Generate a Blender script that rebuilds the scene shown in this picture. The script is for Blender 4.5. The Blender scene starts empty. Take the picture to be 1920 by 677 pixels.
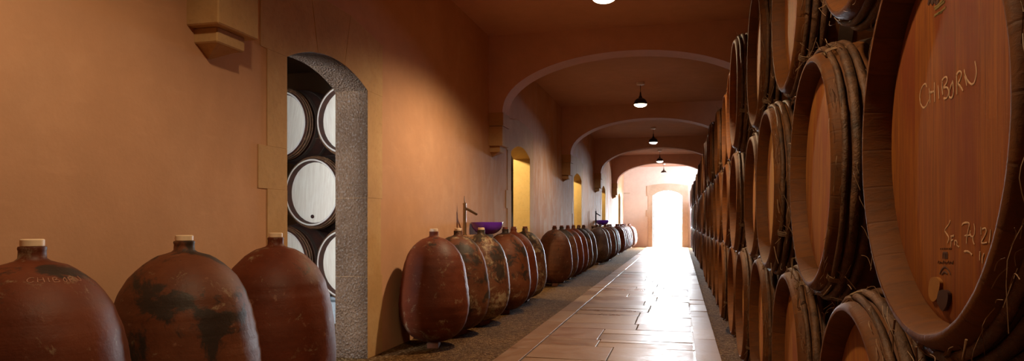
import bpy, bmesh, math, random
from math import sin, cos, pi, radians, sqrt
from mathutils import Vector, Matrix, noise as mnoise

random.seed(7)
SC = bpy.context.scene
COL = SC.collection

# ------------------------------------------------------------------ mesh helpers
class MB:
    """collects verts / faces (with material index) and links them as one mesh object"""
    def __init__(self):
        self.v = []; self.f = []; self.mi = []
    def add(self, vs, fs, mi=0):
        o = len(self.v)
        self.v += [tuple(p) for p in vs]
        for f in fs:
            self.f.append(tuple(i + o for i in f)); self.mi.append(mi)
    def box(self, x0, x1, y0, y1, z0, z1, mi=0, ch=0.0):
        if ch <= 0:
            vs = [(x, y, z) for x in (x0, x1) for y in (y0, y1) for z in (z0, z1)]
            fs = [(0, 1, 3, 2), (4, 6, 7, 5), (0, 4, 5, 1), (2, 3, 7, 6), (0, 2, 6, 4), (1, 5, 7, 3)]
            self.add(vs, fs, mi); return
        b = bmesh.new()
        bmesh.ops.create_cube(b, size=1)
        for v in b.verts:
            v.co = Vector(((x0 + x1) / 2 + v.co.x * (x1 - x0), (y0 + y1) / 2 + v.co.y * (y1 - y0), (z0 + z1) / 2 + v.co.z * (z1 - z0)))
        bmesh.ops.bevel(b, geom=b.edges[:], offset=ch, segments=1, affect='EDGES')
        b.verts.index_update()
        self.add([v.co[:] for v in b.verts], [[v.index for v in f.verts] for f in b.faces], mi)
        b.free()
    def lathe(self, prof, n=48, axis='z', mi=0, cap0=True, cap1=True, fn=None, mifn=None):
        vs = []; fs = []
        m = len(prof)
        for i in range(n):
            a = 2 * pi * i / n
            for j, (h, r) in enumerate(prof):
                rr = r if fn is None else fn(a, h, r)
                if axis == 'z': vs.append((rr * cos(a), rr * sin(a), h))
                else: vs.append((h, rr * cos(a), rr * sin(a)))
        o = len(self.v)
        self.v += vs
        for i in range(n):
            k = (i + 1) % n
            for j in range(m - 1):
                self.f.append((o + i * m + j, o + k * m + j, o + k * m + j + 1, o + i * m + j + 1))
                self.mi.append(mi if mifn is None else mifn(j))
        if cap0: self.f.append(tuple(o + i * m for i in range(n))); self.mi.append(mi if mifn is None else mifn(0))
        if cap1: self.f.append(tuple(o + i * m + m - 1 for i in range(n))); self.mi.append(mi if mifn is None else mifn(m - 2))
    def tube(self, pts, r, n=6, mi=0, flat=None, closed=False):
        pts = [Vector(p) for p in pts]
        L = len(pts); rings = []
        for i, p in enumerate(pts):
            if closed: t = pts[(i + 1) % L] - pts[i - 1]
            else: t = pts[min(i + 1, L - 1)] - pts[max(i - 1, 0)]
            if t.length < 1e-9: t = Vector((0, 0, 1))
            t.normalize()
            if flat is not None:
                w = Vector(flat).normalized(); u = t.cross(w)
                if u.length < 1e-6: u = t.orthogonal()
                u.normalize()
            else:
                ref = Vector((0, 0, 1)) if abs(t.z) < .9 else Vector((1, 0, 0))
                u = t.cross(ref).normalized(); w = u.cross(t).normalized()
            ri = r[i] if isinstance(r, (list, tuple)) else r
            hw = ri if flat is None else min(ri, .0004)
            rings.append([p + u * (ri * cos(2 * pi * k / n)) + w * (hw * sin(2 * pi * k / n)) for k in range(n)])
        vs = [q for rg in rings for q in rg]; fs = []
        for i in range(L if closed else L - 1):
            j = (i + 1) % L
            for k in range(n):
                k2 = (k + 1) % n
                fs.append((i * n + k, i * n + k2, j * n + k2, j * n + k))
        if not closed:
            fs.append(tuple(range(n))); fs.append(tuple((L - 1) * n + k for k in range(n)))
        self.add(vs, fs, mi)
    def prism(self, poly, d, mi=0, mifn=None):
        """poly: list of 3-D points (one face); d: extrusion vector"""
        n = len(poly); d = Vector(d)
        a = [Vector(p) for p in poly]; b = [p + d for p in a]
        self.add([p[:] for p in a + b], [], mi)
        o = len(self.v) - 2 * n
        self.f.append(tuple(o + i for i in range(n))); self.mi.append(mi)
        self.f.append(tuple(o + n + i for i in range(n))); self.mi.append(mi)
        for i in range(n):
            j = (i + 1) % n
            self.f.append((o + i, o + j, o + n + j, o + n + i)); self.mi.append(mi if mifn is None else mifn(i))
    def mesh(self, name, mats, smooth=None):
        me = bpy.data.meshes.new(name)
        me.from_pydata(self.v, [], self.f)
        for m in (mats if isinstance(mats, (list, tuple)) else [mats]): me.materials.append(m)
        for p, i in zip(me.polygons, self.mi): p.material_index = i
        b = bmesh.new(); b.from_mesh(me)
        bmesh.ops.recalc_face_normals(b, faces=b.faces[:])
        b.to_mesh(me); b.free()
        if smooth:
            me.polygons.foreach_set('use_smooth', [True] * len(me.polygons))
            me.set_sharp_from_angle(angle=radians(smooth))
        me.update()
        return me
    def obj(self, name, mats, parent=None, smooth=None, loc=(0, 0, 0)):
        return link(name, self.mesh(name, mats, smooth), parent, loc)

def link(name, me, parent=None, loc=(0, 0, 0), rot=(0, 0, 0)):
    o = bpy.data.objects.new(name, me); COL.objects.link(o)
    o.parent = parent; o.location = loc; o.rotation_euler = rot
    return o
def tag(o, label, cat, group=None):
    o['label'] = label; o['category'] = cat
    if group: o['group'] = group
    return o
def thing(name, label, cat, loc=(0, 0, 0), rz=0, group=None):
    o = bpy.data.objects.new(name, None); COL.objects.link(o)
    o.empty_display_size = .1
    o.location = loc; o.rotation_euler = (0, 0, rz)
    return tag(o, label, cat, group)
def struct(name, mb, mats, smooth=None, loc=(0, 0, 0)):
    o = mb.obj(name, mats, None, smooth, loc); o['kind'] = 'structure'
    return o
def copy_tree(o, parent=None):
    c = o.copy(); COL.objects.link(c); c.parent = parent
    for ch in o.children: copy_tree(ch, c)
    return c

# ------------------------------------------------------------------ material helpers
class Mat:
    def __init__(self, name):
        self.m = bpy.data.materials.new(name); self.m.use_nodes = True
        self.nt = self.m.node_tree; self.nt.nodes.clear()
        self.out = self.n('ShaderNodeOutputMaterial')
        self.b = self.n('ShaderNodeBsdfPrincipled')
        self.l(self.b.outputs[0], self.out.inputs[0])
    def n(self, t, ins=None, **kw):
        nd = self.nt.nodes.new(t)
        for k, v in kw.items(): setattr(nd, k, v)
        for k, v in (ins or {}).items(): self.set(nd.inputs[k], v)
        return nd
    def l(self, a, b): self.nt.links.new(a, b)
    def set(self, sock, v):
        if isinstance(v, bpy.types.NodeSocket): self.l(v, sock)
        else:
            if isinstance(v, tuple) and len(v) == 3 and sock.type == 'RGBA': v = v + (1,)
            sock.default_value = v
    def P(self, **kw):
        for k, v in kw.items(): self.set(self.b.inputs[k.replace('_', ' ')], v)
    def obj(self): return self.n('ShaderNodeTexCoord').outputs['Object']
    def rnd(self): return self.n('ShaderNodeObjectInfo').outputs['Random']
    def math(self, op, a, b=0.0, clamp=False):
        nd = self.n('ShaderNodeMath', operation=op, use_clamp=clamp); self.set(nd.inputs[0], a); self.set(nd.inputs[1], b); return nd.outputs[0]
    def vscale(self, v, s): return self.n('ShaderNodeVectorMath', {0: v, 1: s}, operation='MULTIPLY').outputs[0]
    def vadd(self, v, s):
        nd = self.n('ShaderNodeVectorMath', {0: v}, operation='ADD'); self.set(nd.inputs[1], s); return nd.outputs[0]
    def noise(self, v, scale, detail=4, rough=.55, dist=0):
        return self.n('ShaderNodeTexNoise', {'Vector': v, 'Scale': scale, 'Detail': detail, 'Roughness': rough, 'Distortion': dist}).outputs[0]
    def ramp(self, f, stops):
        nd = self.n('ShaderNodeValToRGB'); e = nd.color_ramp.elements
        while len(e) < len(stops): e.new(.5)
        for s, (p, c) in zip(e, stops):
            s.position = p; s.color = (c + (1,)) if isinstance(c, tuple) else (c, c, c, 1)
        self.l(f, nd.inputs[0]); return nd.outputs[0]
    def mix(self, f, a, b, mode='MIX'):
        nd = self.n('ShaderNodeMix', data_type='RGBA', blend_type=mode)
        self.set(nd.inputs[0], f); self.set(nd.inputs[6], a); self.set(nd.inputs[7], b); return nd.outputs[2]
    def bump(self, h, strength=.3, dist=.01, normal=None):
        nd = self.n('ShaderNodeBump', {'Height': h, 'Strength': strength, 'Distance': dist})
        if normal is not None: self.l(normal, nd.inputs['Normal'])
        self.l(nd.outputs[0], self.b.inputs['Normal']); return nd.outputs[0]
    def sep(self, v):
        s = self.n('ShaderNodeSeparateXYZ'); self.l(v, s.inputs[0]); return s.outputs
    def comb(self, x, y, z):
        s = self.n('ShaderNodeCombineXYZ')
        for i, q in enumerate((x, y, z)): self.set(s.inputs[i], q)
        return s.outputs[0]

def plaster(name, c0, c1, c2, streak=.0, rough=.85):
    M = Mat(name); v = M.obj()
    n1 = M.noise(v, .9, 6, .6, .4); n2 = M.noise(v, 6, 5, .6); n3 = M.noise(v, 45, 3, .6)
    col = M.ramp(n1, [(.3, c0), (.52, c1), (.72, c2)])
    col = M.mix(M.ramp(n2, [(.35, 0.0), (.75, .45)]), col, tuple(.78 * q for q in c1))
    if streak:      # pale mineral bloom running down the plaster in vertical streaks
        s = M.noise(M.vscale(v, (1.0, 1.5, .55)), 1.5, 8, .72, 1.4)
        y = M.sep(v)[1]
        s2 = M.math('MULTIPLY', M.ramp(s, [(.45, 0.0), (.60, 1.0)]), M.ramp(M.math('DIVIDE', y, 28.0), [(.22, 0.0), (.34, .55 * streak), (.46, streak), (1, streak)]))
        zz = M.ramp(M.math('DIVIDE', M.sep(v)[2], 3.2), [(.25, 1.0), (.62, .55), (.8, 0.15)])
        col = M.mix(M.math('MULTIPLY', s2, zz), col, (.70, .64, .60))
        # fine rain of scratches and trowel marks
        t = M.noise(M.vscale(v, (1, 1.2, 5)), 3, 6, .7)
        col = M.mix(M.ramp(t, [(.56, 0.0), (.72, .14)]), col, tuple(min(1, 1.22 * q) for q in c2))
    M.P(Base_Color=col, Roughness=rough)
    h = M.math('ADD', M.math('MULTIPLY', n2, .6), M.math('MULTIPLY', n3, .35))
    M.bump(h, .16, .012)
    return M.m

M_WALL = plaster('salmon_plaster', (.51, .27, .14), (.57, .315, .175), (.63, .37, .22), streak=1.0)
M_CEIL = plaster('brown_ceiling_plaster', (.61, .36, .26), (.66, .40, .29), (.71, .44, .325))
M_ENDWALL = plaster('glow_paled_plaster', (.80, .72, .65), (.84, .76, .69), (.87, .80, .73))  # plaster paled to carry the glow around the end doorway
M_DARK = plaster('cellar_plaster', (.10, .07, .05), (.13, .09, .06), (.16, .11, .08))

def stone(name, c0, c1, c2, bump=.3, scale=1.0, rough=.8):
    M = Mat(name); v = M.obj()
    isl = M.n('ShaderNodeNewGeometry').outputs['Random Per Island']
    n1 = M.noise(v, 3 * scale, 6, .6, .5); n2 = M.noise(v, 30 * scale, 5, .65)
    col = M.ramp(n1, [(.3, c0), (.5, c1), (.7, c2)])
    col = M.mix(M.math('MULTIPLY', M.ramp(isl, [(0, 0.0), (1, .4)]), 1.0), col, c0)
    col = M.mix(M.ramp(n2, [(.5, 0.0), (.8, .35)]), col, tuple(.6 * q for q in c0))
    M.P(Base_Color=col, Roughness=rough)
    M.bump(M.math('ADD', n2, M.math('MULTIPLY', n1, .5)), bump * .5, .01)
    return M.m
M_STONE = stone('golden_sandstone', (.45, .27, .105), (.52, .32, .135), (.57, .38, .18))
M_STONEP = stone('pale_limestone', (.55, .45, .34), (.62, .52, .41), (.68, .60, .50))
M_JAMBY = stone('lamplit_jamb_stone', (.62, .43, .18), (.70, .50, .22), (.74, .56, .28), .25)  # yellow of the cellar lamplight put into the stone colour

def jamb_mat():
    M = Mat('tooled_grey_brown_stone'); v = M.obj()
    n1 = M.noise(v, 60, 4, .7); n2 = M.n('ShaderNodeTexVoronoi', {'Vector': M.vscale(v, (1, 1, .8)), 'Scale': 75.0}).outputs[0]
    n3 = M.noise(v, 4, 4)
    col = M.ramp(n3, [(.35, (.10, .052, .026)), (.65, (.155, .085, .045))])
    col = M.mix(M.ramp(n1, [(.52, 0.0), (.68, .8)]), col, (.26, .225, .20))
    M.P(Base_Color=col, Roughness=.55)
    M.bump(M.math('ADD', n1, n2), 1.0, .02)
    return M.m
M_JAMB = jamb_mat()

def gravel():
    M = Mat('gravel'); v = M.obj()
    vo = M.n('ShaderNodeTexVoronoi', {'Vector': v, 'Scale': 62.0, 'Randomness': 1.0})
    vo2 = M.n('ShaderNodeTexVoronoi', {'Vector': v, 'Scale': 150.0})
    c = M.ramp(M.sep(vo.outputs['Color'])[0], [(0, (.08, .038, .013)), (.4, (.14, .072, .027)), (.75, (.20, .112, .046)), (1, (.30, .19, .09))])
    c = M.mix(M.ramp(M.noise(v, 2.2, 4), [(.4, 0.0), (.7, .5)]), c, (.09, .055, .028))
    M.P(Base_Color=c, Roughness=.95)
    M.b.inputs['Specular IOR Level'].default_value = .03
    h = M.math('ADD', M.math('MULTIPLY', vo.outputs['Distance'], -1.0), M.math('MULTIPLY', vo2.outputs['Distance'], -.4))
    M.bump(h, .9, .02)
    return M.m
M_GRAVEL = gravel()

def slabs():
    M = Mat('worn_stone_slab'); v = M.obj()
    isl = M.n('ShaderNodeNewGeometry').outputs['Random Per Island']
    c = M.ramp(isl, [(0, (.13, .055, .024)), (.3, (.21, .11, .062)), (.65, (.27, .165, .105)), (1, (.16, .068, .032))])
    n1 = M.noise(v, 5, 6, .65, .4); n2 = M.noise(v, 40, 4, .6)
    c = M.mix(M.ramp(n1, [(.4, 0.0), (.7, .5)]), c, (.33, .23, .165))
    c = M.mix(M.ramp(n2, [(.55, 0.0), (.75, .4)]), c, (.12, .07, .04))
    r = M.math('ADD', M.ramp(n1, [(.3, .30), (.7, .46)]), M.math('MULTIPLY', isl, .08))
    r = M.math('SUBTRACT', r, M.ramp(isl, [(0, .12), (.12, 0.0)]))
    M.P(Base_Color=c, Roughness=r)
    M.b.inputs['Specular IOR Level'].default_value = .36
    M.bump(M.math('ADD', M.math('MULTIPLY', n1, 1.0), M.math('MULTIPLY', n2, .25)), .22, .012)
    return M.m
M_SLAB = slabs()

def terracotta(name, base, black=0.0, lichen=0.0, top=.5, lichcol=(.30, .23, .14)):
    """black: mould amount (mostly on the shoulder when top>.5); lichen: pale crust (mostly low)"""
    M = Mat(name); v = M.obj(); rd = M.rnd()
    vo = M.vadd(v, M.comb(M.math('MULTIPLY', rd, 37.0), M.math('MULTIPLY', rd, 91.0), 0.0))
    z = M.math('DIVIDE', M.sep(v)[2], .95)
    n1 = M.noise(vo, 4, 6, .6, .3); n2 = M.noise(vo, 22, 5, .65); n0 = M.noise(M.vscale(vo, (.5, .5, 6)), 3, 4)
    d = tuple(.62 * q for q in base); lt = (min(1, base[0] * 1.35), min(1, base[1] * 1.6), min(1, base[2] * 1.8))
    c = M.ramp(n1, [(.3, d), (.5, base), (.72, lt)])
    c = M.mix(M.ramp(n0, [(.45, 0.0), (.7, .35)]), c, tuple(.55 * q for q in base))
    c = M.mix(M.ramp(n2, [(.62, 0.0), (.74, .3)]), c, (.45, .25, .16))
    if lichen:
        k = M.math('ADD', M.noise(vo, 9, 8, .75, .5), M.math('MULTIPLY', M.ramp(z, [(.1, 1.0), (.5, .25), (.75, .35), (.95, 1.0)]), .1))
        t = .66 - .16 * lichen
        c = M.mix(M.math('MULTIPLY', M.ramp(k, [(t, 0.0), (t + .1, 1.0)]), M.ramp(n2, [(.35, .35), (.6, 1.0)])), c, lichcol)
    if black:
        k = M.math('ADD', M.noise(vo, 5.5, 8, .68, .4), M.math('MULTIPLY', M.ramp(z, [(.2, 0.0), (.62, top), (.9, 1.0)]), .12))
        t = .72 - .17 * black
        c = M.mix(M.ramp(k, [(t, 0.0), (t + .07, .92)]), c, (.022, .016, .012))
    M.P(Base_Color=c, Roughness=M.ramp(n1, [(.3, .5), (.7, .66)]))
    M.b.inputs['Specular IOR Level'].default_value = .32
    M.bump(M.math('ADD', M.math('MULTIPLY', n2, .5), M.math('ADD', M.math('MULTIPLY', n0, .5), n1)), .35, .012)
    return M.m
T_CLEAN = terracotta('terracotta_red', (.12, .026, .008), .15, .10)
T_SOOT = terracotta('terracotta_sooty', (.125, .036, .013), .60, .15, 1.0)
T_MOTTLE = terracotta('terracotta_mottled', (.115, .036, .014), .8, .5, .5)
T_CRUST = terracotta('terracotta_crusted', (.12, .04, .017), .95, .8, .4, (.36, .28, .17))
T_LOW = terracotta('terracotta_red_with_low_lichen', (.125, .025, .008), .1, .22)
T_BROWN = terracotta('terracotta_brown', (.11, .033, .013), .3, .2)
T_DARK = terracotta('terracotta_dark', (.10, .05, .032), .6, .35)

def wood_stave():
    M = Mat('oak_stave'); v = M.obj(); rd = M.rnd()
    s = M.sep(v)
    ang = M.n('ShaderNodeMath', operation='ARCTAN2'); M.l(s[2], ang.inputs[0]); M.l(s[1], ang.inputs[1])
    a = M.math('MULTIPLY', ang.outputs[0], 26 / (2 * pi))
    idx = M.math('FLOOR', a); fr = M.math('FRACT', a)
    wn = M.n('ShaderNodeTexWhiteNoise', noise_dimensions='2D'); M.l(M.comb(idx, M.math('MULTIPLY', rd, 50.0), 0.0), wn.inputs['Vector'])
    c = M.ramp(wn.outputs[0], [(0, (.12, .038, .006)), (.5, (.14, .046, .008)), (1, (.165, .056, .010))])
    g = M.noise(M.vscale(v, (3, 22, 22)), 3, 6, .65, .6)
    c = M.mix(M.ramp(g, [(.42, 0.0), (.72, .65)]), c, (.075, .032, .014))
    n = M.noise(v, 7, 5, .6); c = M.mix(M.ramp(n, [(.5, 0.0), (.75, .5)]), c, (.05, .028, .016))
    seam = M.ramp(M.math('ABSOLUTE', M.math('SUBTRACT', fr, .5)), [(.46, 0.0), (.5, 1.0)])
    c = M.mix(M.math('MULTIPLY', seam, .25), c, (.03, .014, .008))
    M.P(Base_Color=c, Roughness=.66)
    M.b.inputs['Specular IOR Level'].default_value = .25
    M.bump(M.math('SUBTRACT', g, M.math('MULTIPLY', seam, .4)), .3, .004)
    return M.m
M_STAVE = wood_stave()

def wood_head(name='oak_head_boards', k=(1, 1, 1)):
    M = Mat(name); v = M.obj(); rd = M.rnd()
    s = M.sep(v)
    a = M.math('ADD', M.math('DIVIDE', s[1], .092), .37)
    idx = M.math('FLOOR', a); fr = M.math('FRACT', a)
    wn = M.n('ShaderNodeTexWhiteNoise', noise_dimensions='2D'); M.l(M.comb(idx, M.math('MULTIPLY', rd, 50.0), 0.0), wn.inputs['Vector'])
    c = M.ramp(wn.outputs[0], [(0, (.36, .125, .014)), (.5, (.43, .165, .020)), (1, (.50, .215, .032))])
    off = M.vadd(v, M.comb(0.0, M.math('MULTIPLY', rd, 9.0), M.math('MULTIPLY', wn.outputs[0], 5.0)))
    g = M.noise(M.vscale(off, (10, 34, 1.3)), 2.2, 8, .72, 1.6)
    c = M.mix(M.ramp(g, [(.38, 0.0), (.62, .9)]), c, (.21, .06, .012))
    n = M.noise(M.vscale(off, (1, 2.4, .7)), 3.0, 5, .6, .6)
    c = M.mix(M.ramp(n, [(.48, 0.0), (.60, .75)]), c, (.25, .05, .014))      # wine stains soaked into the boards
    seam = M.ramp(M.math('ABSOLUTE', M.math('SUBTRACT', fr, .5)), [(.486, 0.0), (.5, 1.0)])
    c = M.mix(M.math('MULTIPLY', seam, .55), c, (.10, .04, .016))
    c = M.mix(1.0, c, k, 'MULTIPLY')
    M.P(Base_Color=c, Roughness=.6)
    M.bump(M.math('SUBTRACT', M.math('MULTIPLY', g, .5), seam), .25, .004)
    return M.m
M_HEAD = wood_head(); M_HEADDARK = wood_head('dark_head_boards', (.70, .52, .17)); M_HEADPALE = wood_head('daylit_head_boards', (1.5, 2.0, 3.2))  # pale variant has reflected lamp light and daylight painted into the boards

def pale_head():
    M = Mat('daylit_oak_head'); v = M.obj()  # white of the daylight on the cellar heads put into the wood colour
    g = M.noise(M.vscale(v, (8, 26, 1.6)), 2.2, 7, .65, 1.0); n = M.noise(v, 5, 5)
    c = M.ramp(g, [(.35, (.82, .75, .64)), (.7, (.66, .56, .45))])
    c = M.mix(M.ramp(n, [(.5, 0.0), (.7, .4)]), c, (.80, .75, .66))
    M.P(Base_Color=c, Roughness=.6); M.bump(g, .2, .004)
    return M.m
M_PALEHEAD = pale_head()

def bark():
    M = Mat('split_willow_bark'); v = M.obj(); rd = M.rnd()
    vo = M.vadd(v, M.comb(0.0, M.math('MULTIPLY', rd, 11.0), 0.0))
    n = M.noise(vo, 14, 7, .7, .8); n2 = M.noise(vo, 70, 4, .7)
    c = M.ramp(n, [(.3, (.03, .014, .007)), (.5, (.10, .042, .015)), (.68, (.18, .08, .03)), (.8, (.28, .15, .07))])
    c = M.mix(M.ramp(n2, [(.55, 0.0), (.7, .6)]), c, (.03, .018, .01))
    M.P(Base_Color=c, Roughness=.6)
    M.bump(M.math('ADD', n, M.math('MULTIPLY', n2, .5)), .8, .008)
    return M.m
M_BARK = bark()

def plain(name, c, rough=.6, metal=0.0, bump=.0, scale=30, emit=None, es=0, var=.25):
    M = Mat(name); v = M.obj()
    n = M.noise(v, scale, 5, .6)
    col = M.mix(M.ramp(n, [(.35, 0.0), (.7, 1.0)]), c, tuple((1 - var) * q for q in c))
    M.P(Base_Color=col, Roughness=rough, Metallic=metal)
    if bump: M.bump(n, bump, .004)
    if emit: M.P(Emission_Color=emit, Emission_Strength=es)
    return M.m
M_RAFFIA = plain('dry_raffia', (.27, .155, .075), .7)
M_IRON = plain('rusted_hoop_iron', (.12, .085, .065), .5, .6, .2)
M_CHALK = plain('chalk', (.60, .37, .21), .9, scale=90, var=.45)
M_FAINT = plain('faded_chalk', (.42, .21, .14), .9, scale=120, var=.4)
M_INK = plain('branded_ink', (.07, .025, .014), .8)
M_OCHREINK = plain('ochre_wax_crayon', (.20, .13, .03), .8)
M_BUNG = plain('stained_bung_wood', (.30, .12, .02), .6)
M_SPILL = plain('dark_wine_stain', (.035, .010, .008), .45)
M_STOPPER = plain('pale_silicone_stopper', (.80, .62, .42), .5, var=.1)
M_REDCAP = plain('terracotta_cap', (.20, .055, .03), .6)
M_BLOCK = plain('wooden_block', (.22, .08, .04), .7, bump=.3)
M_RAIL = plain('old_timber', (.12, .075, .045), .8, bump=.4)
M_CONC = plain('pale_concrete', (.55, .60, .64), .8, bump=.3)
M_FAUCET = plain('brushed_bronze', (.36, .27, .18), .35, .9)
M_BLACKMETAL = plain('blackened_metal', (.03, .028, .028), .4, .7)
M_SHELF = plain('stone_shelf', (.45, .27, .15), .7, bump=.3)
M_WHITE = plain('white_porcelain', (.85, .86, .88), .25, var=.05)
M_LAMPDARK = plain('dark_lamp_metal', (.035, .022, .016), .35, .5)
M_CHROME = plain('pale_enamel_canopy', (.85, .82, .78), .35, .0, var=.05)
M_FRAME = plain('grey_painted_frame', (.30, .33, .36), .6)
M_GROUND = plain('pale_outdoor_paving', (.6, .58, .54), .8, scale=4)
def purple():
    M = Mat('purple_glazed_glass')
    v = M.obj(); n = M.noise(v, 6, 3)
    M.P(Base_Color=M.mix(n, (.10, .018, .38), (.15, .035, .52)), Roughness=.18, Coat_Weight=.6)
    return M.m
M_PURPLE = purple()
def lens(name, col, s):
    M = Mat(name); M.P(Base_Color=(.9, .88, .85), Roughness=.2, Emission_Color=col, Emission_Strength=s); return M.m
M_LENS_HOT = lens('lit_warm_lamp_glass', (1, .78, .48), 14)
M_LENS_DIM = lens('faintly_lit_lamp_glass', (1, .93, .85), 1.6)
M_LENS_WHITE = lens('lit_white_lamp_glass', (1, .9, .78), 9)

# ------------------------------------------------------------------ room dimensions (metres; camera at the origin, 1 m up; +Y down the corridor)
XW = -2.23; XWB = -2.48; XR = 1.50; H = 3.23
Y0 = -3.0; YE = 27.9
ARCH_Y = [2.72, 7.87, 13.05, 18.2, 23.0]; ARCH_T = .31
DOORS = [(3.55, 4.60), (8.97, 10.15), (14.56, 15.72), (19.95, 20.92), (25.35, 26.25)]
SPRING = 1.965; RISE = .12; TOPZ = 2.40

# floor, ceiling, walls
mb = MB(); mb.box(-6.6, XR + .2, Y0 - .2, YE + .3, -.1, 0); struct('floor', mb, M_GRAVEL)
mb = MB(); mb.box(-2.4, XR + .2, Y0 - .2, YE + .3, H, H + .15); struct('ceiling', mb, M_CEIL)
WY0, WY1, WZ0, WZ1 = 25.3, 26.9, 2.64, 2.86          # unseen slit window, added above the stack to whiten the end bay
mb = MB(); mb.box(XR, XR + .2, Y0 - .2, YE + .3, 0, WZ0); mb.box(XR, XR + .2, Y0 - .2, YE + .3, WZ1, H)
mb.box(XR, XR + .2, Y0 - .2, WY0, WZ0, WZ1); mb.box(XR, XR + .2, WY1, YE + .3, WZ0, WZ1); struct('wall_right', mb, M_WALL)
mb = MB()
for a, b in ((WY0, WY0 + .04), ((WY0 + WY1) / 2 - .02, (WY0 + WY1) / 2 + .02), (WY1 - .04, WY1)): mb.box(XR + .08, XR + .13, a, b, WZ0, WZ1)
struct('added_slit_window', mb, M_FRAME)
mb = MB(); mb.box(XWB, XR, Y0 - .2, Y0, 0, H); struct('wall_back', mb, M_WALL)

mb = MB()
ys = [Y0]
for a, b in DOORS: ys += [a - .1, b + .1]
ys.append(YE)
for i in range(0, len(ys), 2): mb.box(XWB, XW, ys[i], ys[i + 1], 0, H)
for a, b in DOORS: mb.box(XWB, XW, a - .1, b + .1, TOPZ - .12, H)
struct('wall_left', mb, M_WALL)

# end wall with the bright doorway
EX0, EX1 = -1.077, .054
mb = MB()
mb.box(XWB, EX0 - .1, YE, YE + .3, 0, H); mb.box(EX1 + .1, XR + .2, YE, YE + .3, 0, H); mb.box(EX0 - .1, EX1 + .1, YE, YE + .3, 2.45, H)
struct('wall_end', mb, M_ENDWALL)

def arc_z(t, w, spring, rise):
    """segmental arch height at t in [-1,1]"""
    h = w / 2; R = (h * h + rise * rise) / (2 * rise)
    return spring + sqrt(max(0, R * R - (t * h) ** 2)) - (R - rise)

def door_stones(name, a, b, mats, spring=SPRING, rise=RISE, top=2.45, x0=XWB - .005, x1=XW + .005, side=.26, seed=0, along='y', nv=3):
    """dressed stone surround: jamb blocks of alternating width and voussoirs; faces inside the opening use mats[1]"""
    rr = random.Random(seed)
    m = MB()
    w = b - a; c = (a + b) / 2
    def P(s, x, z): return (x, s, z) if along == 'y' else (s, x, z)
    def D(d): return (d, 0, 0) if along == 'y' else (0, d, 0)
    # jamb blocks
    for sgn, e in ((-1, a), (1, b)):
        z = 0; k = 0
        hs = [.59, .596, .24, .539] if sgn < 0 else [.60, .58, .785]
        sc = spring / sum(hs)
        for hh in hs:
            hh *= sc
            wd = side * (1.08 if k == 2 else .76) if sgn < 0 else side * (.98, .90, .97)[k]
            poly = [P(e, x0, z), P(e + sgn * wd, x0, z), P(e + sgn * wd, x0, z + hh), P(e, x0, z + hh)]
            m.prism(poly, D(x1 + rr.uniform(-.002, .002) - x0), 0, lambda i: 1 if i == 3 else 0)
            z += hh; k += 1
    # voussoirs
    N = 24
    cuts = [-1 + 2 * i / nv for i in range(nv + 1)]
    for i in range(nv):
        t0, t1 = cuts[i], cuts[i + 1]
        inner = []
        K = max(3, N // nv)
        for k in range(K + 1):
            t = t0 + (t1 - t0) * k / K
            s = c + t * w / 2
            if k == 0: s += 0
            if k == K: s -= 0
            inner.append((s, arc_z(t, w, spring, rise)))
        o0 = c + t0 * (w / 2 + side); o1 = c + t1 * (w / 2 + side)
        zt0 = top - .09 * t0 * t0; zt1 = top - .09 * t1 * t1
        poly = inner[:]
        if i == nv - 1: poly += [(o1, spring)]
        poly += [(o1, zt1), (o0, zt0)]
        if i == 0: poly += [(o0, spring)]
        nin = len(inner) - 1
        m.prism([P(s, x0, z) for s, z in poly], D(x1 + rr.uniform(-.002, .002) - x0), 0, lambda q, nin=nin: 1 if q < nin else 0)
    o = struct(name, m, mats)
    bv = o.modifiers.new('worn_edges', 'BEVEL'); bv.width = .002; bv.segments = 2; bv.limit_method = 'ANGLE'
    return o
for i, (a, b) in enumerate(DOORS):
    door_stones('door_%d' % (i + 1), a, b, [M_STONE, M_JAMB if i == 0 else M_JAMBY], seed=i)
door_stones('door_6', EX0, EX1, [M_STONEP, M_STONEP], spring=2.06, rise=.21, top=2.55, x0=YE + .305, x1=YE - .02, side=.24, seed=9, along='x', nv=7)
# grey frame standing in the end doorway
mb = MB(); mb.box(EX0 + .001, EX0 + .05, YE + .16, YE + .26, 0.0, 2.05); struct('trim_1', mb, M_FRAME)
mb = MB(); mb.box(EX1 - .05, EX1 - .001, YE + .16, YE + .26, 0.0, 2.05); struct('trim_2', mb, M_FRAME)

# transverse arches on corbels
AC, AA, ASP, AB = -.58, 1.48, 2.31, .65
def arch(name, y):
    m = MB(); N = 40
    pts = [(XW, ASP), (AC - AA, ASP)]
    for k in range(1, N):
        t = pi - pi * k / N
        # slightly flattened basket curve
        pts.append((AC + AA * cos(t), ASP + AB * sin(t) ** .92))
    pts += [(AC + AA, ASP), (XR, ASP), (XR, H), ]
    vs = []; fs = []
    n = len(pts)
    low = pts[:-1]
    for yy in (y, y + ARCH_T):
        for (x, z) in low: vs.append((x, yy, z))
        for (x, z) in low: vs.append((x, yy, H))
    k = len(low)
    for i in range(k - 1):
        fs.append((i, i + 1, k + i + 1, k + i))
        fs.append((2 * k + i, 2 * k + i + 1, 3 * k + i + 1, 3 * k + i))
        fs.append((i, i + 1, 2 * k + i + 1, 2 * k + i))
        fs.append((k + i, k + i + 1, 3 * k + i + 1, 3 * k + i))
    m.add(vs, fs)
    # bases of the arch over the corbels are closed by the corbel blocks
    return struct(name, m, M_CEIL, smooth=30)
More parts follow.
